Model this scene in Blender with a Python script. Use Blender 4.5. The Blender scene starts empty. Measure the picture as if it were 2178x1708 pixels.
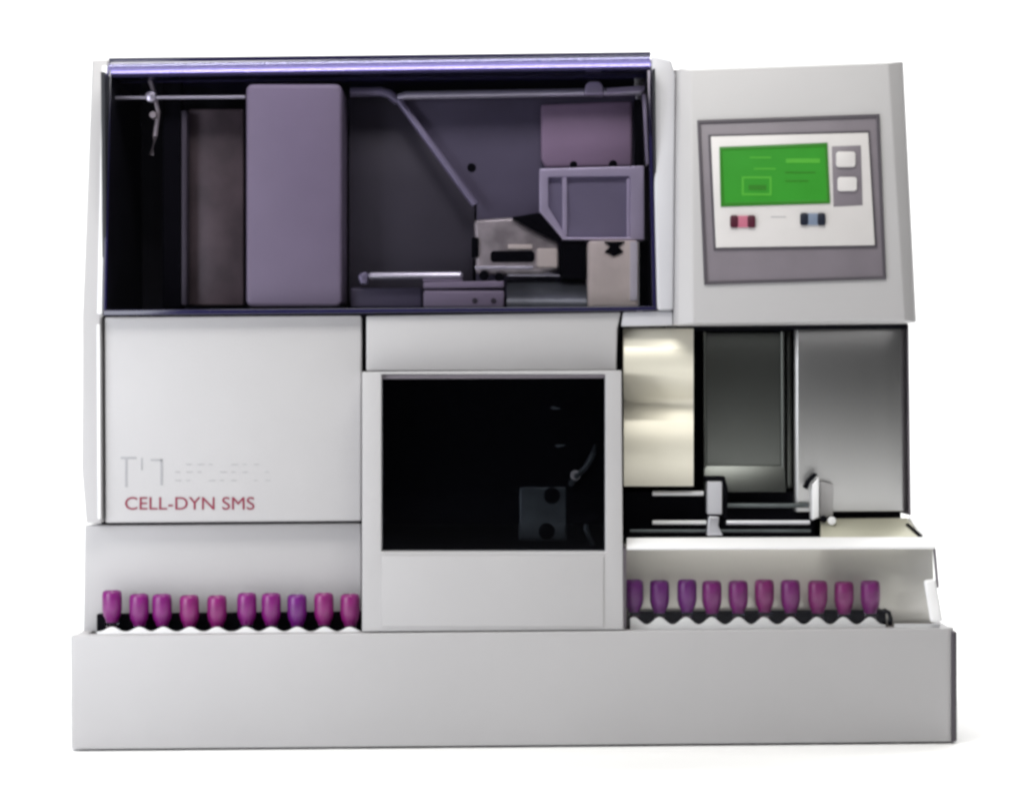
import bpy, bmesh, math, random
from mathutils import Vector, Matrix
random.seed(7)
sc = bpy.context.scene
C = sc.collection
# ---------------------------------------------------------------- measuring
S = 0.0005            # metres per measured unit on the plane of the base front
DIST = 2.2
CU, CV = 1089.0, 854.0
ROLL = math.radians(0.5)
ZC = 0.368
cr, sr = math.cos(ROLL), math.sin(ROLL)

def W(x, y, Y):
    u, v = (x-CU)*S, (CV-y)*S
    k = (DIST+Y)/DIST
    return Vector((( u*cr+v*sr)*k, Y, ZC+(-u*sr+v*cr)*k))

# ---------------------------------------------------------------- materials
def mat(name, col, rough=0.5, metal=0.0, noise=0.03, nscale=30, bump=0.0, bscale=400, spec=0.5, emit=None, estr=0, coat=0):
    m = bpy.data.materials.new(name); m.use_nodes = True
    nt = m.node_tree; p = nt.nodes['Principled BSDF']
    p.inputs['Roughness'].default_value = rough
    p.inputs['Metallic'].default_value = metal
    p.inputs['Specular IOR Level'].default_value = spec
    p.inputs['Coat Weight'].default_value = coat
    tc = nt.nodes.new('ShaderNodeTexCoord')
    nz = nt.nodes.new('ShaderNodeTexNoise'); nz.inputs['Scale'].default_value = nscale; nz.inputs['Detail'].default_value = 4
    nt.links.new(tc.outputs['Object'], nz.inputs['Vector'])
    cr_ = nt.nodes.new('ShaderNodeValToRGB')
    a = [max(0, c*(1-noise)) for c in col]; b = [min(1, c*(1+noise)) for c in col]
    cr_.color_ramp.elements[0].color = (*a, 1); cr_.color_ramp.elements[0].position = .35
    cr_.color_ramp.elements[1].color = (*b, 1); cr_.color_ramp.elements[1].position = .65
    nt.links.new(nz.outputs['Fac'], cr_.inputs['Fac'])
    nt.links.new(cr_.outputs['Color'], p.inputs['Base Color'])
    if bump:
        n2 = nt.nodes.new('ShaderNodeTexNoise'); n2.inputs['Scale'].default_value = bscale
        nt.links.new(tc.outputs['Object'], n2.inputs['Vector'])
        bp = nt.nodes.new('ShaderNodeBump'); bp.inputs['Strength'].default_value = bump; bp.inputs['Distance'].default_value = .001
        nt.links.new(n2.outputs['Fac'], bp.inputs['Height']); nt.links.new(bp.outputs['Normal'], p.inputs['Normal'])
    if emit:
        p.inputs['Emission Color'].default_value = (*emit, 1); p.inputs['Emission Strength'].default_value = estr
    return m

def brushed(name, col, rough=0.3, sx=4, sz=600, vertical=True, metal=1.0):
    m = mat(name, col, rough, metal, noise=0)
    nt = m.node_tree; p = nt.nodes['Principled BSDF']
    tc = nt.nodes.new('ShaderNodeTexCoord'); mp = nt.nodes.new('ShaderNodeMapping')
    mp.inputs['Scale'].default_value = (sz, sz, sx) if vertical else (sx, sz, sz)
    nz = nt.nodes.new('ShaderNodeTexNoise'); nz.inputs['Scale'].default_value = 1; nz.inputs['Detail'].default_value = 3
    nt.links.new(tc.outputs['Object'], mp.inputs['Vector']); nt.links.new(mp.outputs['Vector'], nz.inputs['Vector'])
    mr = nt.nodes.new('ShaderNodeMapRange'); mr.inputs['To Min'].default_value = rough*.92; mr.inputs['To Max'].default_value = rough*1.08
    nt.links.new(nz.outputs['Fac'], mr.inputs['Value']); nt.links.new(mr.outputs['Result'], p.inputs['Roughness'])
    bp = nt.nodes.new('ShaderNodeBump'); bp.inputs['Strength'].default_value = .012; bp.inputs['Distance'].default_value = .0005
    nt.links.new(nz.outputs['Fac'], bp.inputs['Height']); nt.links.new(bp.outputs['Normal'], p.inputs['Normal'])
    return m

def sheet_glass(name, tint, refl=0.06, rough=0.03):
    m = bpy.data.materials.new(name); m.use_nodes = True
    nt = m.node_tree; nt.nodes.clear()
    out = nt.nodes.new('ShaderNodeOutputMaterial'); mix = nt.nodes.new('ShaderNodeMixShader')
    tr = nt.nodes.new('ShaderNodeBsdfTransparent'); tr.inputs['Color'].default_value = (*tint, 1)
    gl = nt.nodes.new('ShaderNodeBsdfGlossy'); gl.inputs['Roughness'].default_value = rough
    gl.inputs['Color'].default_value = (.85, .85, 1, 1)
    fr = nt.nodes.new('ShaderNodeFresnel'); fr.inputs['IOR'].default_value = 1.45
    ml = nt.nodes.new('ShaderNodeMath'); ml.operation = 'MULTIPLY'; ml.inputs[1].default_value = refl/0.034
    ml.use_clamp = True
    nt.links.new(fr.outputs[0], ml.inputs[0]); nt.links.new(ml.outputs[0], mix.inputs[0])
    nt.links.new(tr.outputs[0], mix.inputs[1]); nt.links.new(gl.outputs[0], mix.inputs[2])
    nt.links.new(mix.outputs[0], out.inputs[0])
    return m

M = dict(
    paint=mat('grey_white_paint', (.445, .438, .448), .42, noise=.02, nscale=6, bump=.25, bscale=900),
    trim=mat('pale_trim_paint', (.50, .50, .535), .4, noise=.01, bump=.2, bscale=900),
    dark=mat('interior_black', (.012, .013, .018), .5, noise=.2),
    gap=mat('gap_black', (.006, .006, .008), .8, spec=.0),
    nose=mat('violet_highlight', (.13, .12, .27), .24, metal=1),  # violet metal colour stands in for the highlight on the cover's bend
    navy=mat('dark_acrylic', (.012, .01, .045), .12, spec=.7),
    smoked=sheet_glass('smoked_acrylic', (.90, .87, .95), .03, .04),
    black_pane=sheet_glass('black_smoked_pane', (.66, .67, .70), .012, .05),
    clear=sheet_glass('clear_acrylic', (.98, .985, .98), .009, .02),
    lilac=mat('lilac_plastic', (.33, .285, .37), .4, noise=.03, nscale=20, bump=.2),
    plum=mat('plum_plate', (.13, .12, .17), .38, noise=.08, nscale=12),
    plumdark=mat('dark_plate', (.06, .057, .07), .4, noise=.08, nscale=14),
    plumlight=mat('plum_reflection', (.40, .30, .41), .35, noise=.1, nscale=9),  # lighter tone holds the reflection on the plum plate
    brown=mat('brown_panel', (.11, .085, .085), .4, noise=.35, nscale=14),
    rail=mat('rail_metal', (.8, .8, .85), .25, metal=.6, noise=.03),
    bracket=mat('bracket_metal', (.30, .28, .38), .32, metal=.3, noise=.06, nscale=20),
    bracketl=mat('bracket_edge_metal', (.72, .67, .82), .3, metal=.3, noise=.04),
    headm=mat('head_casting', (.48, .45, .43), .35, metal=.3, noise=.25, nscale=40),
    beige=mat('beige_casting', (.92, .85, .72), .45, noise=.08, nscale=25),
    slate=mat('slate_metal', (.10, .115, .12), .3, metal=.4, noise=.25, nscale=25),
    bezel=mat('bezel_grey', (.175, .155, .18), .45, noise=.05, nscale=25, bump=.2),
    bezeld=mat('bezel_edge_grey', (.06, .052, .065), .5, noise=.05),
    keypad=mat('keypad_white', (.60, .58, .58), .4, noise=.02),
    lcd=mat('lcd_green', (.01, .08, .01), .3, noise=.1, nscale=40, emit=(.025, .24, .012), estr=.85),
    lcdl=mat('lcd_light_mark', (.04, .16, .02), .3, emit=(.05, .30, .02), estr=.8),
    lcdd=mat('lcd_dark_mark', (.01, .1, .01), .3, emit=(.03, .14, .005), estr=.6),
    red=mat('maroon_key', (.45, .13, .2), .4, noise=.03), redd=mat('dark_maroon_key', (.06, .004, .018), .4),
    blue=mat('slate_blue_key', (.16, .2, .28), .4), blued=mat('dark_blue_key', (.006, .009, .022), .4),
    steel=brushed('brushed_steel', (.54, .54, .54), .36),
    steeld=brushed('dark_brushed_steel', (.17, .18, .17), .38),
    cream=brushed('cream_metal', (.76, .73, .62), .5, vertical=False, metal=.3),
    creamd=brushed('olive_cream_metal', (.50, .49, .39), .38, vertical=False, metal=.35),
    groove=mat('groove_brown', (.17, .15, .10), .5, noise=.4, nscale=60),
    white=mat('white_plastic', (.86, .86, .87), .35, noise=.01),
    satin=brushed('satin_back_wall', (.80, .77, .72), .22, vertical=False, metal=.35),
    cap=mat('purple_cap', (.18, .006, .15), .35, noise=.1, nscale=90, coat=.15),
    cap2=mat('violet_cap', (.13, .006, .16), .35, noise=.1, nscale=90, coat=.15),
    cap3=mat('magenta_cap', (.20, .008, .13), .35, noise=.1, nscale=90, coat=.15),
    blood=mat('dark_blood', (.06, .006, .03), .15, noise=.1, coat=.6),
    pale=mat('pale_grey_ink', (.37, .365, .38), .6),
    ink=mat('red_ink', (.22, .008, .04), .6), faint=mat('faint_grey_ink', (.33, .33, .35), .6),
    backdrop=mat('white_sweep', (.95, .95, .95), .9, noise=.004, nscale=2),
)

# ---------------------------------------------------------------- mesh helpers
ORG = [Vector((0, 0, 0))]
def link(bm, name, m, parent=None, bevel=0, seg=3, smooth=35, co=None):
    bmesh.ops.remove_doubles(bm, verts=bm.verts, dist=1e-6)
    bmesh.ops.recalc_face_normals(bm, faces=bm.faces)
    if bevel:
        es = [e for e in bm.edges if len(e.link_faces) == 2 and e.calc_face_angle(0) > math.radians(25)]
        bmesh.ops.bevel(bm, geom=es, offset=bevel, segments=seg, profile=.5, affect='EDGES', clamp_overlap=True)
    o0 = ORG[0] if co is None else co
    bmesh.ops.translate(bm, verts=bm.verts, vec=-o0)
    me = bpy.data.meshes.new(name); bm.to_mesh(me); bm.free()
    for p in me.polygons: p.use_smooth = True
    me.set_sharp_from_angle(angle=math.radians(smooth))
    me.materials.append(M[m] if isinstance(m, str) else m)
    o = bpy.data.objects.new(name, me); C.objects.link(o)
    if parent is not None: o.parent = parent
    return o

def add_loft(bm, loops, cap0=True, cap1=True):
    L = [[bm.verts.new(p) for p in l] for l in loops]
    n = len(L[0])
    for a, b in zip(L, L[1:]):
        for i in range(n):
            bm.faces.new((a[i], a[(i+1) % n], b[(i+1) % n], b[i]))
    if cap0: bm.faces.new(L[0][::-1])
    if cap1: bm.faces.new(L[-1])

def yf(Y, y): return Y(y) if callable(Y) else Y
def face(poly, Y): return [W(x, y, yf(Y, y)) for x, y in poly]
def push(loop, d): return [p+Vector((0, d, 0)) for p in loop]
def R(x0, y0, x1, y1): return [(x0, y0), (x1, y0), (x1, y1), (x0, y1)]

def prism(name, m, poly, Y, th, parent, bevel=.001, **k):
    bm = bmesh.new(); f = face(poly, Y); add_loft(bm, [push(f, th), f]); return link(bm, name, m, parent, bevel, **k)
def prisms(name, m, items, parent, bevel=.0006, **k):
    bm = bmesh.new()
    for poly, Y, th in items:
        f = face(poly, Y); add_loft(bm, [push(f, th), f])
    return link(bm, name, m, parent, bevel, **k)
def ring(name, m, outer, inner, Y, th, parent, bevel=.001, Yin=None):
    bm = bmesh.new(); o = face(outer, Y); i = face(inner, Y if Yin is None else Yin)
    loops = [o, i, push(i, th), push(o, th), o]
    L = [[bm.verts.new(p) for p in l] for l in loops[:4]]; L.append(L[0]); n = len(o)
    for a, b in zip(L, L[1:]):
        for j in range(n): bm.faces.new((a[j], a[(j+1) % n], b[(j+1) % n], b[j]))
    return link(bm, name, m, parent, bevel)

def add_tube(bm, pts, r, n=14):
    pts = [Vector(p) for p in pts]; loops = []
    for i, p in enumerate(pts):
        d = (pts[min(i+1, len(pts)-1)]-pts[max(i-1, 0)]).normalized()
        a = d.orthogonal().normalized() if abs(d.z) > .95 else d.cross(Vector((0, 0, 1))).normalized()
        b = d.cross(a)
        loops.append([p+(a*math.cos(t*2*math.pi/n)+b*math.sin(t*2*math.pi/n))*r for t in range(n)])
    add_loft(bm, loops)
def tube(name, m, pix, r, parent, n=14):
    bm = bmesh.new(); add_tube(bm, [W(*p) for p in pix], r, n); return link(bm, name, m, parent)
def discs(name, m, items, parent, depth=.006):
    bm = bmesh.new()
    for x, y, Y, r in items:
        c = W(x, y, Y); l = [c+Vector((math.cos(t*math.pi/10)*r, 0, math.sin(t*math.pi/10)*r)) for t in range(20)]
        l2 = [c+Vector((math.cos(t*math.pi/10)*r*.8, -.0008, math.sin(t*math.pi/10)*r*.8)) for t in range(20)]
        add_loft(bm, [push(l, depth), l, l2])
    return link(bm, name, m, parent)
def rounded(x0, y0, x1, y1, r, n=6):
    P = []
    for cx, cy, a0 in ((x1-r, y0+r, -90), (x1-r, y1-r, 0), (x0+r, y1-r, 90), (x0+r, y0+r, 180)):
        for k in range(n+1):
            a = math.radians(a0+90*k/n); P.append((cx+r*math.cos(a), cy+r*math.sin(a)))
    return P

def tag(o, label, cat, group=None):
    o['label'] = label; o['category'] = cat
    if group: o['group'] = group

# ---------------------------------------------------------------- backdrop
bm = bmesh.new(); prof = []
prof += [(-6, 0), (-3, 0), (0, 0), (1.6, 0)]
for k in range(1, 13):
    a = math.radians(90*k/12); prof.append((1.6+1.2*math.sin(a), 1.2-1.2*math.cos(a)))
prof += [(2.8, 3), (2.8, 4.5)]
vs = [[bm.verts.new((x, y, z)) for y, z in prof] for x in (-6, 6)]
for i in range(len(prof)-1): bm.faces.new((vs[0][i], vs[1][i], vs[1][i+1], vs[0][i+1]))
bd = link(bm, 'backdrop', 'backdrop'); bd['kind'] = 'structure'

# ---------------------------------------------------------------- the analyser
root = bpy.data.objects.new('laboratory_analyzer', None); C.objects.link(root)
root.location = (0, .3, 0); ORG[0] = Vector((0, .3, 0))
tag(root, 'large pale grey laboratory analyser with smoked hood, green screen and black window', 'lab analyser')
A = root

# base
def box(bm, x0, x1, y0, y1, z0, z1):
    add_loft(bm, [[Vector((x0, y1, z0)), Vector((x1, y1, z0)), Vector((x1, y1, z1)), Vector((x0, y1, z1))],
                  [Vector((x0, y0, z0)), Vector((x1, y0, z0)), Vector((x1, y0, z1)), Vector((x0, y0, z1))]])
XL, XR = W(149, 1470, 0).x, W(2034, 1470, 0).x
ZT = W(1089, 1344, 0).z
ZF = ZT-.045
bm = bmesh.new()
prof = []
xl, xr = XL, XR; r = .009
P = [(xl, .02), (xl, r*.6), (xl+r*.2, r*.15), (xl+r*.8, 0), (xr-r*1.2, 0), (xr-r*.45, r*.25), (xr, r*1.2), (xr, .02)]
lo = [Vector((x, y, .0025)) for x, y in P]; hi = [Vector((x, y, ZT)) for x, y in P]
add_loft(bm, [lo, hi]); link(bm, 'base_panel', 'paint', A, .0012)
bm = bmesh.new(); box(bm, XL+.001, XR-.001, .0203, .56, .0025, ZF); link(bm, 'base_cabinet', 'paint', A, .001)
bm = bmesh.new(); box(bm, XL+.001, XL+.013, .0205, .10, ZF+.0005, ZT-.001); link(bm, 'tray_side', 'paint', A, .001)
bm = bmesh.new(); box(bm, XR-.013, XR-.001, .0205, .56, ZF+.0005, ZT-.001); link(bm, 'tray_side', 'paint', A, .001)
prism('edge_shade', 'bezeld', [(2024, 1343), (2036, 1343), (2036, 1577), (2024, 1578)], -.0006, .03, A, .002)  # dark grey strip put in for the shade on the base's right corner
for fx in (XL+.05, XR-.05):
    for fy in (.05, .5):
        bm = bmesh.new(); add_tube(bm, [(fx, fy, .0002), (fx, fy, .003)], .015, 20); link(bm, 'foot', 'gap', A)

# lower left panel behind the tubes, door, shell
prism('lower_panel', 'paint', [(180, 1117), (768, 1112), (770, 1385), (176, 1385)], .062, .42, A, .002)
door = prism('door', 'paint', [(222, 674), (769, 671), (768, 1108), (224, 1112)], .046, .016, A, .0022)
prism('side_panel', 'paint', [(196, 128), (229, 127), (218, 672), (213, 676), (216, 1112), (206, 1112), (183, 1113), (174, 1000), (176, 680)],
      lambda y: .040+max(0, (668-y))*.0001, .44, A, .003)
prism('edge_strip', 'white', [(217, 140), (228, 140), (217, 668), (207, 668)], lambda y: .038+max(0, (668-y))*.0001, .004, A, .001)
prism('edge_strip', 'white', [(206, 690), (212, 690), (214, 1104), (208, 1104)], .038, .004, A, .001)
prism('core', 'gap', [(214, 674), (1322, 674), (1322, 1114), (216, 1114)], .0655, .36, A, 0)
# cabinet behind the central column and right bay back
# centre top fascia
prism('fascia', 'paint', [(779, 672), (1321, 664), (1313, 700), (1311, 788), (779, 789)], .040, .02, A, .002)
prism('fascia_side', 'trim', [(1326, 664), (1396, 662), (1431, 662), (1431, 692), (1322, 694)], .0385, .02, A, .0015)

# central column
inner = [(811, 796), (1288, 796), (1288, 1173), (811, 1173)]
outer = [(770, 791), (1322, 788), (1326, 1339), (770, 1343)]
ring('window_frame', 'paint', outer, inner, .003, .030, A, .0025)
for x0, x1 in ((772, 776), (1318, 1322)):
    prism('column_side', 'paint', [(x0, 793), (x1, 793), (x1, 1345), (x0, 1345)], .0335, .4, A, .001)
prism('column_top', 'paint', R(777, 792, 1317, 796), .0335, .03, A, .0005)
prism('window_back', 'dark', R(777, 797, 1317, 1300), .20, .05, A, 0)
prism('window_pane', 'black_pane', [(806, 800), (1292, 800), (1292, 1176), (806, 1176)], .016, .0001, A, 0)
prism('window_lip', 'bezel', [(811, 797), (1288, 796), (1288, 804), (811, 806)], .010, .005, A, .001)
prism('column_panel', 'paint', [(812, 1182), (1284, 1182), (1284, 1333), (812, 1333)], .0015, .002, A, .0008)
# behind the dark window
pm = prism('pump_block', 'slate', R(1103, 1034, 1206, 1150), .065, .03, A, .003)
discs('port', 'gap', [(1174, 1054, .0645, .009)], pm); discs('port', 'gap', [(1163, 1130, .0645, .009)], pm)
bm = bmesh.new()
for i, (y, cx_, w_) in enumerate([(832, 1184, 34), (856, 1190, 30), (880, 1180, 38), (903, 1188, 33), (932, 1192, 42), (953, 1190, 40), (984, 1188, 36), (1004, 1186, 30)]):
    pts = [W(cx_+w_*math.cos(t), y+9*math.sin(t)+4*math.sin(t*2+i), .085+.016*math.sin(t)) for t in [.3+k*math.pi*1.5/12 for k in range(13)]]
    add_tube(bm, pts, .0026+.0009*(i % 3), 8)
link(bm, 'tubing_coil', 'slate', A)
tube('hose', 'slate', [(1262, 905, .07), (1268, 930, .07), (1262, 965, .065), (1245, 995, .06), (1226, 1012, .055), (1214, 1030, .065)], .0032, A)
tube('hose', 'slate', [(1236, 1060, .07), (1250, 1090, .07), (1246, 1125, .068), (1262, 1160, .07)], .003, A)
prism('pump_body', 'slate', rounded(1150, 905, 1226, 950, 8), .095, .03, A, .004)
discs('hose_nut', 'headm', [(1224, 1011, .055, .0055)], A)
prism('mounting_plate', 'plum', R(1097, 815, 1140, 1020), .12, .01, A, .002)

# ---------------------------------------------------------------- hood
Yh = lambda y: .036+(668-y)*.0000926
YT = Yh(140)
# right frame post of the hood
prism('frame_post', 'trim', [(1386, 118), (1428, 128), (1437, 160), (1433, 660), (1398, 660), (1392, 400)], lambda y: Yh(y)-.004, .40, A, .003)
# interior shell
def slab(name, m, pts, parent=A, bevel=0):
    bm = bmesh.new(); bmesh.ops.convex_hull(bm, input=[bm.verts.new(p) for p in pts]); return link(bm, name, m, parent, bevel)
prism('hood_back', 'dark', [(262, 203), (1350, 196), (1354, 680), (256, 680)], .27, .16, A, 0)
zt = W(800, 150, YT).z; zb = W(800, 669, .04).z
xl_, xr_ = W(230, 400, .06).x, W(1388, 400, .06).x
bm = bmesh.new(); box(bm, xl_+.002, xr_-.002, .12, .268, zt-.006, zt+.0005); link(bm, 'hood_ceiling', 'navy', A)
bm = bmesh.new(); box(bm, xl_-.004, xr_+.005, .047, .27, zb-.003, zb+.0005); link(bm, 'hood_floor', 'gap', A)
bm = bmesh.new(); box(bm, xl_-.005, xl_-.001, .05, .27, zb+.001, zt-.005); link(bm, 'hood_inner_side', 'dark', A)
bm = bmesh.new(); box(bm, xr_+.0015, xr_+.004, .06, .27, zb+.001, zt-.005); link(bm, 'hood_inner_side', 'dark', A)
# smoked cover: tilted pane rolling back over the top
bm = bmesh.new(); rows = []
def row(y, Y):
    t = (y-120)/548
    a = W(231-12*t, y+5*(1-t)+3*t, Y); b = W(1384+13*t, y-12*(1-t)-8*t, Y); return a, b
for y in (668, 560, 440, 320, 220, 168, 158): rows.append(row(y, Yh(y)))
for k in range(1, 9):
    a = math.radians(90*k/8); rows.append(row(158-30*math.sin(a), Yh(158)+.022*(1-math.cos(a))))
vs = [(bm.verts.new(a), bm.verts.new(b)) for a, b in rows]
for p, q in zip(vs, vs[1:]): bm.faces.new((p[0], p[1], q[1], q[0]))
cov = link(bm, 'smoked_cover', 'smoked', A, smooth=80)
# top of the hood: roof just inside the cover, violet metal nose standing in for a highlight
bm = bmesh.new(); loops = []
ya = rows[-1][0]; yb = rows[-1][1]
P2 = [(Yh(150)+.0045+.018*(1-math.sin(math.radians(a))), -.019+.018*math.cos(math.radians(a))) for a in range(90, -1, -9)]+[(.45, -.001), (.45, -.019)]
l0 = [Vector((ya.x+.0015, p[0], ya.z-.0008+p[1])) for p in P2]; l1 = [Vector((yb.x-.0015, p[0], yb.z-.0008+p[1])) for p in P2]
add_loft(bm, [l0, l1]); link(bm, 'hood_roof', 'nose', A)
prism('cover_edge', 'navy', [(220, 660), (1396, 652), (1397, 661), (219, 671)], .034, .004, A, .0008)
prism('cover_edge', 'navy', [(229, 150), (236, 150), (226, 660), (219, 660)], lambda y: Yh(y)-.0008, .002, A, .0003)
prism('cover_edge', 'navy', [(1377, 150), (1384, 150), (1396, 652), (1388, 652)], lambda y: Yh(y)-.0008, .002, A, .0003)

prism('cover_edge', 'navy', [(231, 124), (1384, 111), (1384, 121), (231, 133)], Yh(158)+.0225, .004, A, .0008)
# left compartment
prism('post', 'gap', [(345, 170), (384, 170), (384, 655), (345, 655)], .13, .03, A, .002)
prism('post', 'bezeld', [(385, 235), (398, 235), (398, 650), (385, 650)], .128, .02, A, .002)
prism('rear_panel', 'brown', [(399, 232), (518, 232), (518, 650), (399, 650)], .15, .01, A, .002)
tube('guide_rail', 'rail', [(246, 209, .11), (521, 207, .11)], .0022, A)
tube('hose', 'headm', [(312, 150, .12), (322, 180, .118), (330, 205, .116), (336, 240, .12), (330, 290, .124), (322, 330, .13)], .0026, A)
discs('rail_clamp', 'rail', [(320, 206, .106, .006)], A, .01)
discs('fitting', 'headm', [(325, 245, .11, .004)], A, .01)
prism('partition', 'bezeld', [(253, 200), (262, 200), (262, 640), (253, 640)], .20, .004, A, 0)
prism('mechanism_cover', 'lilac', rounded(523, 179, 727, 652, 14), .085, .10, A, .004)

# staining compartment
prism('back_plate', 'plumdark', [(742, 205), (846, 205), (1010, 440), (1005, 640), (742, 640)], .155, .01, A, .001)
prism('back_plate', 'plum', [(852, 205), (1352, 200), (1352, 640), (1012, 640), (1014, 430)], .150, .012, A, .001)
prism('plate_reflection', 'plumlight', [(1150, 222), (1345, 215), (1345, 355), (1160, 358), (1150, 340)], .140, .008, A, .004)  # reflection on the back plate, painted as a lighter mauve piece
tube('guide_rail', 'rail', [(846, 210, .138), (862, 204, .136), (1366, 195, .136)], .0048, A)
tube('guide_rail', 'bracket', [(745, 197, .138), (810, 196, .138), (828, 201, .138), (846, 216, .138)], .0055, A)
tube('strut', 'bracket', [(848, 214, .136), (1010, 436, .13)], .0045, A)
prism('rail_clamp', 'bracketl', [(1246, 180), (1254, 173), (1274, 173), (1282, 181), (1286, 202), (1242, 202)], .125, .02, A, .002)
prism('rail_bracket', 'bracketl', [(1290, 188), (1372, 182), (1372, 194), (1290, 200)], .13, .02, A, .001)
discs('screw', 'gap', [(1003, 357, .1495, .005)], A, .001)
prism('slot', 'gap', [(1350, 212), (1364, 212), (1370, 356), (1350, 356)], .125, .01, A, 0)
prism('rail_bracket', 'bracketl', [(1366, 200), (1374, 200), (1380, 350), (1374, 350)], .12, .02, A, .0005)
bk = ring('stainer_arm', 'bracketl', [(1147, 359), (1370, 353), (1371, 511), (1198, 511), (1147, 450)],
          [(1166, 377), (1340, 374), (1340, 505), (1206, 505), (1166, 440)], .085, .03, A, .0015)
prism('arm_plate', 'bracket', [(1160, 372), (1345, 370), (1345, 508), (1203, 508), (1160, 446)], .092, .012, bk, .001)
prism('arm_rib', 'bracketl', R(1196, 377, 1206, 500), .087, .006, bk, .001)
prism('arm_rib', 'bracketl', R(1333, 380, 1339, 508), .087, .006, bk, .001)
discs('screw', 'gap', [(1220, 351, .09, .0042)], bk); discs('screw', 'gap', [(1304, 350, .09, .0048)], bk)
hd = prism('slide_head', 'headm', [(1008, 468), (1090, 462), (1135, 490), (1188, 516), (1190, 572), (1150, 583), (1012, 583)], .095, .03, A, .004)
prism('slot', 'gap', rounded(1043, 534, 1137, 558, 8), .0935, .003, hd, .0003)
prism('lip', 'beige', R(1080, 520, 1132, 530), .091, .004, hd, .001)
prism('nozzle_block', 'beige', R(1141, 528, 1186, 570), .090, .006, hd, .003)
prism('lip', 'rail', R(1010, 566, 1134, 573), .091, .004, hd, .001)
prism('arm', 'gap', [(1088, 462), (1150, 452), (1196, 506), (1192, 516), (1140, 492)], .088, .01, hd, .002)
prism('clip', 'gap', R(1003, 505, 1018, 548), .090, .008, hd, .002)
discs('knob', 'gap', [(1029, 586, .089, .0052)], hd); discs('knob', 'gap', [(1062, 590, .089, .0048)], hd)
prism('motor', 'gap', rounded(1193, 514, 1247, 594, 6), .09, .04, A, .002)
bb = prism('valve_block', 'beige', [(1250, 512), (1358, 511), (1358, 655), (1250, 655)], .066, .05, A, .004)
prism('clamp_screw', 'gap', [(1284, 514), (1330, 514), (1316, 525), (1326, 536), (1306, 546), (1286, 536), (1298, 525)], .0635, .004, bb, .0008)
prism('edge_rib', 'white', R(1340, 514, 1356, 640), .0645, .003, bb, .001)
prism('slot', 'gap', R(1362, 512, 1380, 655), .11, .02, A, 0)
bm = bmesh.new()
lps = []
for k in range(9):
    a = math.radians(90*k/8)
    y = 655-58*math.sin(a)
    lps.append((W(1078, y, .075+.05*(1-math.cos(a))), W(1250, y, .075+.05*(1-math.cos(a)))))
v = [(bm.verts.new(a), bm.verts.new(b)) for a, b in lps]
for p, q in zip(v, v[1:]): bm.faces.new((p[0], p[1], q[1], q[0]))
link(bm, 'splash_guard', 'slate', A)
prism('tray_edge', 'rail', [(1078, 578), (1150, 574), (1200, 588), (1078, 588)], .10, .02, A, .001)
prism('rail_ledge', 'rail', [(782, 579), (985, 577), (985, 592), (782, 594)], .092, .03, A, .004)
prism('rail_clamp', 'bracket', [(760, 586), (772, 578), (782, 579), (782, 604), (766, 606)], .094, .02, A, .003)
prism('slide_tray', 'lilac', [(899, 594), (984, 594), (984, 599), (899, 599)], .094, .02, A, .001)
prism('slide_tray', 'lilac', [(900, 600), (1072, 597), (1072, 612), (900, 614)], .088, .03, A, .002)
prism('slide_tray', 'lilac', [(900, 618), (1073, 618), (1073, 655), (900, 655)], .084, .03, A, .003)
prism('slide_tray', 'plum', [(745, 612), (898, 612), (898, 655), (745, 655)], .11, .03, A, .003)
discs('screw', 'bezeld', [(1010, 640, .0835, .003)], A, .001)
discs('screw', 'bezeld', [(1050, 640, .0835, .003)], A, .001)

# ---------------------------------------------------------------- control pod
Yp = lambda y: .010+(690-y)*.0000926
def quad(xa, ya, xb, yb, xc, yc, xd, yd): return [(xa, ya), (xb, yb), (xc, yc), (xd, yd)]
bm = bmesh.new()
o_ = face(quad(1438, 148, 1921, 131, 1949, 686, 1433, 692), lambda y: Yp(y)+.022)
m_ = face(quad(1447, 145, 1918, 131, 1945, 686, 1441, 692), lambda y: Yp(y)+.010)
i_ = face(quad(1470, 149, 1890, 134, 1925, 682, 1474, 689), lambda y: Yp(y))
bk_ = push(o_, .22)
bk_[2].z += .0; add_loft(bm, [bk_, o_, m_, i_])
pod = link(bm, 'control_pod', 'paint', A, .002)
# framed display
bz = prism('display_bezel', 'bezel', quad(1489, 262, 1865, 250, 1879, 590, 1504, 601), lambda y: Yp(y)-.0015, .003, pod, .0008)
ring('bezel_rim', 'bezeld', quad(1483, 256, 1871, 243, 1885, 594, 1498, 606), quad(1490, 264, 1864, 251, 1878, 588, 1505, 599), lambda y: Yp(y)-.0028, .004, pod, .0006)
ring('bezel_rim', 'bezeld', quad(1506, 287, 1850, 278, 1866, 527, 1518, 533), quad(1512, 292, 1846, 283, 1861, 522, 1523, 527), lambda y: Yp(y)-.0030, .003, pod, .0005)
kp = prism('keypad', 'keypad', quad(1512, 291, 1847, 283, 1861, 522, 1523, 527), lambda y: Yp(y)-.004, .003, pod, .0008)
prism('screen', 'lcd', quad(1533, 318, 1757, 309, 1762, 430, 1537, 436), lambda y: Yp(y)-.0046, .001, pod, 0)
ring('screen_rim', 'lcdd', quad(1530, 313, 1760, 304, 1766, 433, 1533, 440), quad(1536, 320, 1754, 313, 1759, 427, 1541, 432), lambda y: Yp(y)-.0054, .002, pod, .0003)
ring('screen_mark', 'lcdl', R(1578, 376, 1641, 416), R(1582, 380, 1637, 412), lambda y: Yp(y)-.0050, .0003, pod, 0)
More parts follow.
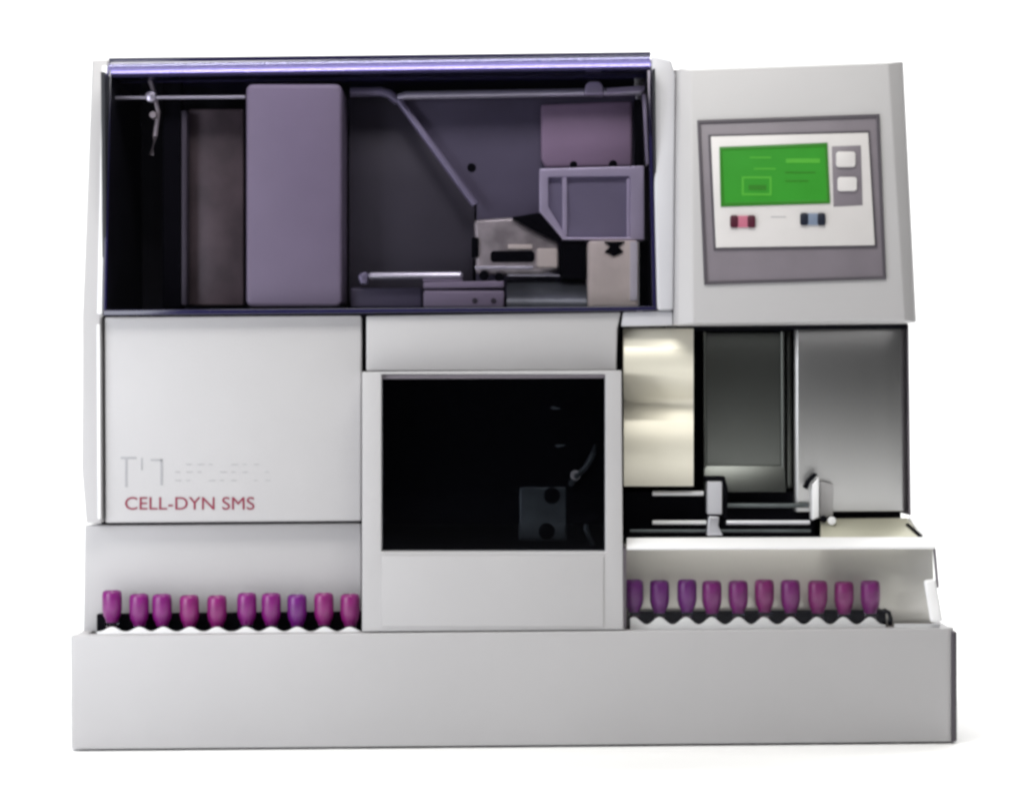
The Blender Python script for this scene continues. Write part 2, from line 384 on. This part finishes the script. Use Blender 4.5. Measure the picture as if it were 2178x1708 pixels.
for q, mm in [(R(1672, 338, 1744, 347), 'lcdl'), (R(1604, 358, 1650, 361), 'lcdl'), (R(1595, 334, 1640, 337), 'lcdl'), (R(1592, 394, 1630, 405), 'lcdd'),
              (R(1670, 366, 1735, 369), 'lcdd'), (R(1670, 384, 1720, 387), 'lcdd')]:
    prism('screen_mark', mm, q, lambda y: Yp(y)-.0050, .0003, pod, 0)
bb_ = prism('button_panel', 'bezel', quad(1769, 312, 1831, 310, 1835, 437, 1773, 440), lambda y: Yp(y)-.0046, .001, pod, .0003)
prism('button', 'keypad', rounded(1779, 323, 1820, 356, 6), lambda y: Yp(y)-.0072, .003, pod, .0008)
prism('button', 'keypad', rounded(1782, 377, 1823, 407, 6), lambda y: Yp(y)-.0072, .003, pod, .0008)
for nm, ma, mb, xx, yy in (('stop_button', 'red', 'redd', 1554, 471), ('start_button', 'blue', 'blued', 1703, 466)):
    b = prism('button', ma, rounded(xx, yy-12, xx+52, yy+13, 5), lambda y: Yp(y)-.0062, .0025, pod, .0005)
    prism('key_end', mb, rounded(xx-1, yy-13, xx+16, yy+14, 5), lambda y: Yp(y)-.0068, .002, b, .0005)
    prism('key_end', mb, rounded(xx+36, yy-13, xx+53, yy+14, 5), lambda y: Yp(y)-.0068, .002, b, .0005)
prism('keypad_mark', 'faint', R(1640, 461, 1672, 463), lambda y: Yp(y)-.0042, .0003, pod, 0)
prism('pod_gap', 'gap', [(1433, 150), (1439, 150), (1438, 690), (1431, 690)], lambda y: Yp(y)+.030, .06, A, 0)

# ---------------------------------------------------------------- right bay
prism('bay_back', 'gap', [(1322, 690), (1916, 690), (1916, 1150), (1322, 1150)], .142, .25, A, 0)
prism('bay_side', 'bezel', [(1930, 690), (1933, 690), (1938, 1096), (1934, 1096)], .085, .32, A, .0008)
# cream panel bulging slightly, in two leaves; valley between shaped in to shade a dark band
def bulge(name, m, x0, x1, y0, y1, Y0, amp, n=14, a0=-80, a1=80, parent=A):
    bm = bmesh.new(); rws = []
    for k in range(n+1):
        t = k/n; a = math.radians(a0+(a1-a0)*t); y = y0+(y1-y0)*t; Y = Y0-amp*math.cos(a)
        rws.append((W(x0, y, Y), W(x1, y, Y)))
    v = [(bm.verts.new(a), bm.verts.new(b)) for a, b in rws]
    u = [(bm.verts.new(a+Vector((0, .02, 0))), bm.verts.new(b+Vector((0, .02, 0)))) for a, b in rws]
    for i in range(n):
        bm.faces.new((v[i][0], v[i][1], v[i+1][1], v[i+1][0])); bm.faces.new((u[i][0], u[i][1], u[i+1][1], u[i+1][0]))
        for s in (0, 1): bm.faces.new((v[i][s], v[i+1][s], u[i+1][s], u[i][s]))
    bm.faces.new((v[0][0], v[0][1], u[0][1], u[0][0])); bm.faces.new((v[n][0], v[n][1], u[n][1], u[n][0]))
    return link(bm, name, m, parent, 0, smooth=60)
bm = bmesh.new(); prof = []
for k in range(15):
    t = k/14; a_ = math.radians(-72+157*t); prof.append((699+158*t, .070-.032*math.cos(a_)))
for k in range(1, 15):
    t = k/14; a_ = math.radians(-86+150*t); prof.append((862+172*t, .071-.024*math.cos(a_)))
v = [(bm.verts.new(W(1327, y, Y)), bm.verts.new(W(1475, y, Y))) for y, Y in prof]
u = [(bm.verts.new(W(1327, y, Y)+Vector((0, .02, 0))), bm.verts.new(W(1475, y, Y)+Vector((0, .02, 0)))) for y, Y in prof]
for i in range(len(prof)-1):
    bm.faces.new((v[i][0], v[i][1], v[i+1][1], v[i+1][0])); bm.faces.new((u[i][0], u[i][1], u[i+1][1], u[i+1][0]))
    for q in (0, 1): bm.faces.new((v[i][q], v[i+1][q], u[i+1][q], u[i][q]))
link(bm, 'waste_cover', 'cream', A, smooth=89)
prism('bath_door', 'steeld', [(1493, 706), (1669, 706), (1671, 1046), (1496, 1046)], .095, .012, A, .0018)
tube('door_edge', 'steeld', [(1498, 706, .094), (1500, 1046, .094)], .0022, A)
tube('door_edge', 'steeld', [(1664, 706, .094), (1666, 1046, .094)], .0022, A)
# right hand door wraps round the corner
bm = bmesh.new()
Pn = [(1688, .098), (1690, .088), (1697, .085), (1770, .083), (1880, .080), (1915, .083), (1926, .092), (1931, .112), (1931, .14), (1688, .14)]
tp = [W(x, 697, Y) for x, Y in Pn]; bt = [W(x+4*(x > 1800), 1088, Y) for x, Y in Pn]
for p in tp: p.z = tp[3].z
for p in bt: p.z = bt[3].z
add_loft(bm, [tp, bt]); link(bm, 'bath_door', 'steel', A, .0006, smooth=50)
prism('pod_shadow_bar', 'gap', [(1440, 688), (1930, 684), (1930, 699), (1440, 704)], .075, .05, A, 0)  # black bar standing in for the shadow under the pod
# transport track
prism('track_floor', 'gap', [(1330, 1046), (1732, 1046), (1732, 1142), (1330, 1142)], .100, .03, A, 0)
tube('track_rail', 'white', [(1388, 1049, .075), (1496, 1049, .075)], .0026, A)
tube('track_rail', 'white', [(1388, 1111, .068), (1502, 1111, .068)], .0022, A)
tube('track_rail', 'slate', [(1545, 1075, .08), (1720, 1075, .08)], .0025, A)
tube('track_rail', 'rail', [(1545, 1111, .068), (1722, 1111, .068)], .0024, A)
tube('track_rail', 'slate', [(1340, 1129, .066), (1724, 1129, .066)], .0016, A)
slab('reflecting_foot', 'steeld', [W(1497, 990, .093), W(1670, 990, .093), W(1672, 1046, .082), W(1497, 1046, .082), W(1497, 990, .12), W(1670, 990, .12), W(1672, 1046, .12), W(1497, 1046, .12)], bevel=.001)  # slope added so the door foot picks up a brighter reflection
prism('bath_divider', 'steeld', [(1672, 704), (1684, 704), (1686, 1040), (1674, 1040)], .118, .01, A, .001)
cg = prism('slide_carriage', 'trim', R(1505, 1024, 1536, 1094), .060, .02, A, .0015)
prism('carriage_foot', 'rail', [(1508, 1099), (1530, 1099), (1528, 1118), (1538, 1139), (1504, 1139)], .060, .02, cg, .001)
prism('carriage_cap', 'gap', [(1498, 1013), (1542, 1013), (1548, 1040), (1548, 1105), (1538, 1105), (1538, 1022), (1498, 1022)], .066, .02, cg, .001)
prism('guide_plate', 'white', [(1728, 1030), (1742, 1014), (1742, 1100), (1728, 1106)], .060, .02, A, .001)
prism('guide_plate', 'paint', [(1744, 1024), (1772, 1030), (1772, 1096), (1744, 1104)], .074, .008, A, .001)
prism('latch', 'gap', [(1709, 1036), (1716, 1022), (1732, 1006), (1740, 1008), (1724, 1026), (1718, 1042)], .062, .01, A, .001)
discs('screw', 'gap', [(1752, 1104, .060, .004)], A, .004)
discs('knob', 'white', [(1770, 1108, .058, .0045)], A, .006)
# sloping shelf, its white front edge and the acrylic hood over the output tray
slab('shelf', 'creamd', [W(1745, 1103, .08), W(1930, 1101, .08), W(1958, 1141, .03), W(1745, 1143, .03), W(1745, 1120, .09), W(1934, 1116, .09), W(1950, 1156, .05), W(1745, 1156, .05)], bevel=.0008)
slab('shelf_corner', 'white', [W(1932, 1099, .085), W(1940, 1100, .085), W(1986, 1142, .03), W(1960, 1144, .03), W(1932, 1110, .09), W(1940, 1110, .09), W(1984, 1156, .05), W(1960, 1156, .05)], bevel=.0008)
slab('corner_gap', 'gap', [W(1926, 1114, .060), W(1932, 1112, .060), W(1962, 1138, .028), W(1954, 1142, .028), W(1926, 1116, .064), W(1932, 1116, .064), W(1962, 1143, .032), W(1954, 1144, .032)])
slab('cover_lip', 'white', [W(1333, 1143, .021), W(1986, 1141, .021), W(1990, 1163, .006), W(1333, 1166, .006), W(1333, 1150, .022), W(1986, 1148, .022), W(1990, 1168, .009), W(1333, 1170, .009)], bevel=.0008)
slab('cover_top', 'clear', [W(1334, 1146, .0225), W(1985, 1144, .0225), W(1334, 1148, .0655), W(1982, 1146, .0655), W(1334, 1144, .0225), W(1985, 1142, .0225), W(1334, 1146, .0655), W(1982, 1144, .0655)])
prism('tray_back', 'satin', [(1330, 1160), (1984, 1158), (1990, 1385), (1330, 1385)], .066, .30, A, .001)
prism('tray_cover', 'clear', [(1334, 1167), (1988, 1164), (1996, 1322), (1334, 1326)], .010, .0001, A, 0)
slab('cover_end', 'clear', [W(1988, 1164, .0115), W(1996, 1322, .0115), W(1990, 1164, .0115), W(1998, 1322, .0115), W(1985, 1166, .062), W(1993, 1316, .062), W(1987, 1166, .062), W(1995, 1316, .062)])
prism('cover_edge', 'bezel', [(1984, 1158), (1990, 1158), (1998, 1250), (1992, 1250)], .010, .003, A, .0008)
prism('cover_flare', 'white', [(1966, 1234), (1991, 1232), (2007, 1322), (1980, 1324)], .002, .007, A, .003)  # white slab in place of the bright flare at the cover's end
slab('tray_floor', 'white', [W(1902, 1326, .055), W(1990, 1326, .055), W(1902, 1326, .013)+Vector((0, 0, 0)), W(2000, 1326, .013)]+[W(1902, 1350, .055), W(1990, 1350, .055), W(1902, 1350, .013), W(2000, 1350, .013)])
prism('column_inner_side', 'bezel', R(1325, 1166, 1332, 1336), .012, .05, A, 0)

# ---------------------------------------------------------------- lettering on the door
def text(body, x0, x1, ybase, ytop, Y, m, name, parent):
    cu = bpy.data.curves.new(name, 'FONT'); cu.body = body; cu.extrude = .02; cu.offset = 0
    to = bpy.data.objects.new(name, cu); C.objects.link(to)
    bpy.context.view_layer.update()
    me = bpy.data.meshes.new_from_object(to.evaluated_get(bpy.context.evaluated_depsgraph_get()))
    bpy.data.objects.remove(to)
    xs = [v.co.x for v in me.vertices]; ys = [v.co.y for v in me.vertices]
    a, b, c, d = min(xs), max(xs), min(ys), max(ys)
    p0 = W(x0, ybase, Y); p1 = W(x1, ybase, Y); p2 = W(x0, ytop, Y)
    ex = (p1-p0)/(b-a); ez = (p2-p0)/(d-c)
    for v in me.vertices:
        v.co = p0+ex*(v.co.x-a)+ez*(v.co.y-c)+Vector((0, -v.co.z*.01, 0))-ORG[0]
    me.materials.append(M[m]); o = bpy.data.objects.new(name, me); C.objects.link(o); o.parent = parent
    return o
text('CELL-DYN SMS', 266, 541, 1084, 1057, .0455, 'ink', 'lettering', door)
f = 'faint'
prisms('emblem', f, [(R(257, 972, 290, 976), .0456, .0003), (R(266, 976, 271, 1036), .0456, .0003), (R(300, 974, 303, 1000), .0456, .0003),
        (R(320, 977, 345, 980), .0456, .0003), (R(341, 977, 346, 1032), .0456, .0003)], door, 0)
it = []
for j, y in enumerate((987, 1003, 1021)):
    for i in range(9):
        if (i*7+j*3) % 4: it.append((R(372+i*24, y, 380+i*24+(i+j) % 3*3, y+2), .0456, .0003))
prisms('small_print', 'pale', it, door, 0)

# ---------------------------------------------------------------- racks and tubes
def make_rack(name, x0, x1, ys, yb, amp, centres, Y, label, front):
    ymid = ys; c0 = W((x0+x1)/2, 1345, Y+.012)
    e = bpy.data.objects.new(name, None); C.objects.link(e); e.location = (c0.x, c0.y, ZF)
    tag(e, label, 'tube rack', 'racks of purple capped tubes')
    org = Vector((c0.x, c0.y, ZF))
    P = []
    n = 90
    for k in range(n+1):
        x = x0+(x1-x0)*k/n
        d = min(abs(x-c) for c in centres)
        P.append((x, ymid+amp*(math.cos(min(d/27, 1)*math.pi))))
    bm = bmesh.new(); zl = ZF+.0008
    fr = [W(x, y, Y) for x, y in P]; fr += [Vector((fr[-1].x, Y, zl)), Vector((fr[0].x, Y, zl))]
    add_loft(bm, [push(fr, .002), fr]); link(bm, 'front_plate', front, e, .0004, co=org)
    bm = bmesh.new(); a, b = W(x0, yb, Y+.030), W(x1, yb, Y+.030)
    box(bm, a.x, b.x, Y+.029, Y+.040, zl, W((x0+x1)/2, yb, Y+.029).z); link(bm, 'rack_body', 'gap', e, .0005, co=org)
    return e

def make_tube(capm):
    e = bpy.data.objects.new('sample_tube', None); C.objects.link(e)
    def lathe(name, m, prof, n=28, ribs=0):
        bm = bmesh.new(); lps = []
        for r, z in prof:
            lps.append([Vector((r*(1-ribs*(t % 2))*math.cos(t*2*math.pi/n), r*(1-ribs*(t % 2))*math.sin(t*2*math.pi/n), z)) for t in range(n)])
        add_loft(bm, lps); return link(bm, name, m, e, co=Vector((0, 0, 0)), smooth=40)
    lathe('blood', 'blood', [(.001, .0005), (.004, .001), (.0056, .004), (.0056, .052)])
    lathe('glass', 'clear', [(.002, 0), (.0045, .001), (.0063, .004), (.0063, .0615)])
    lathe('cap', capm, [(.0056, .056), (.0066, .060), (.0082, .0635), (.0090, .068), (.0093, .070), (.0093, .085), (.0088, .089), (.0078, .0905), (.0070, .0908), (.0064, .0898), (.003, .0895)], 40, .03)
    return e
protos = {}
def place(x, ytop, Y, capm, label, group, lean=0.0, rx=0.0, k=1.0):
    if capm not in protos:
        o = protos[capm] = make_tube(capm)
    else:
        s = protos[capm]; o = s.copy(); C.objects.link(o)
        for ch in s.children:
            c = ch.copy(); C.objects.link(c); c.parent = o
    p = W(x, ytop, Y)
    o.scale = (1.14, 1.14, k); o.location = (p.x, p.y, p.z-.0908*k); o.rotation_euler = (rx, lean, random.uniform(0, 3))
    tag(o, label, 'sample tube', group)
    return o

ordn = ['first', 'second', 'third', 'fourth', 'fifth', 'sixth', 'seventh', 'eighth', 'ninth', 'tenth']
LX = [238, 296, 347, 404, 461, 523, 577, 632, 690, 744]
make_rack('tube_rack', 206, 768, 1338, 1304, -5, LX, .020, 'white rack with scalloped edge in the left tray', 'white')
cl = ['cap', 'cap', 'cap', 'cap3', 'cap3', 'cap', 'cap', 'cap2', 'cap3', 'cap3']
word = {'cap': 'purple', 'cap2': 'violet', 'cap3': 'magenta purple'}
for i, (x, m) in enumerate(zip(LX, cl)):
    extra = ', nearest the left end' if i == 0 else (', beside the central column' if i == 9 else '')
    place(x+random.uniform(-1, 1), 1264+random.uniform(-3, 3)-(6 if i == 0 else 0), .037, m,
          '%s capped tube, %s from the left in the left rack%s' % (word[m], ordn[i], extra), 'purple capped tubes in the left rack', random.uniform(-.012, .012), k=.98)
RX = [1348, 1403, 1459, 1514, 1571, 1625, 1682, 1738, 1794, 1851]
make_rack('tube_rack', 1340, 1884, 1320, 1300, -8, RX, .020, 'white rack behind clear cover in the right tray', 'white')
cr2 = ['cap2', 'cap2', 'cap2', 'cap', 'cap', 'cap3', 'cap', 'cap3', 'cap3', 'cap']
for i, (x, m) in enumerate(zip(RX, cr2)):
    extra = ', beside the central column' if i == 0 else (', beside the black hook' if i == 9 else '')
    place(x+random.uniform(-1, 1), 1234+random.uniform(-3, 3), .036, m,
          '%s capped tube, %s from the left in the right rack%s' % (word[m], ordn[i], extra), 'purple capped tubes in the right rack', random.uniform(-.012, .012))
tube('tray_hook', 'gap', [(1874, 1302, .019), (1882, 1298, .019), (1891, 1303, .019), (1894, 1314, .019), (1893, 1330, .019)], .0024, A)

# ---------------------------------------------------------------- camera, light
cam = bpy.data.cameras.new('camera'); co = bpy.data.objects.new('camera', cam); C.objects.link(co)
co.location = (0, -DIST, ZC)
co.rotation_euler = (Matrix.Rotation(ROLL, 3, 'Y') @ Matrix.Rotation(math.radians(90), 3, 'X')).to_euler()
cam.sensor_width = 36; cam.lens = 36*DIST/(2178*S); cam.clip_end = 100
sc.camera = co

w = bpy.data.worlds.new('World'); sc.world = w; w.use_nodes = True
w.node_tree.nodes['Background'].inputs[0].default_value = (.93, .95, 1, 1)
w.node_tree.nodes['Background'].inputs[1].default_value = .03
def area(name, loc, target, sx, sy, power, col=(1, 1, 1)):
    l = bpy.data.lights.new(name, 'AREA'); l.shape = 'RECTANGLE'; l.size = sx; l.size_y = sy; l.energy = power; l.color = col
    o = bpy.data.objects.new(name, l); C.objects.link(o); o.location = loc
    o.rotation_euler = (Vector(target)-Vector(loc)).to_track_quat('-Z', 'Y').to_euler()
    return o
area('overhead_softbox', (0, -.25, 2.1), (0, -.2, 0), 3.0, 1.0, 20, (1, .99, .95))
area('key_softbox', (-1.12, -.80, .5), (-.35, 0, .25),   .8, .8, 11.3, (.93, .955, 1))
area('added_front_fill', (-.1, -.85, 1.75), (.0, 0, .55), 1.3, .45, 19, (1, .985, .94))  # unseen fill lamp, added to brighten the pod and hood interior
area('added_backdrop_fill', (0, 1.1, 3.0), (0, 2.4, .5), 4, 1.0, 150)  # unseen lamp added to push the sweep to pure white

sc.view_settings.view_transform = 'Standard'; sc.view_settings.look = 'None'
sc.view_settings.exposure = 0; sc.view_settings.gamma = 1
sc.render.engine = 'CYCLES'
sc.cycles.pixel_filter_type = 'BLACKMAN_HARRIS'; sc.cycles.filter_width = 3.0
sc.cycles.transparent_max_bounces = 16; sc.cycles.max_bounces = 10
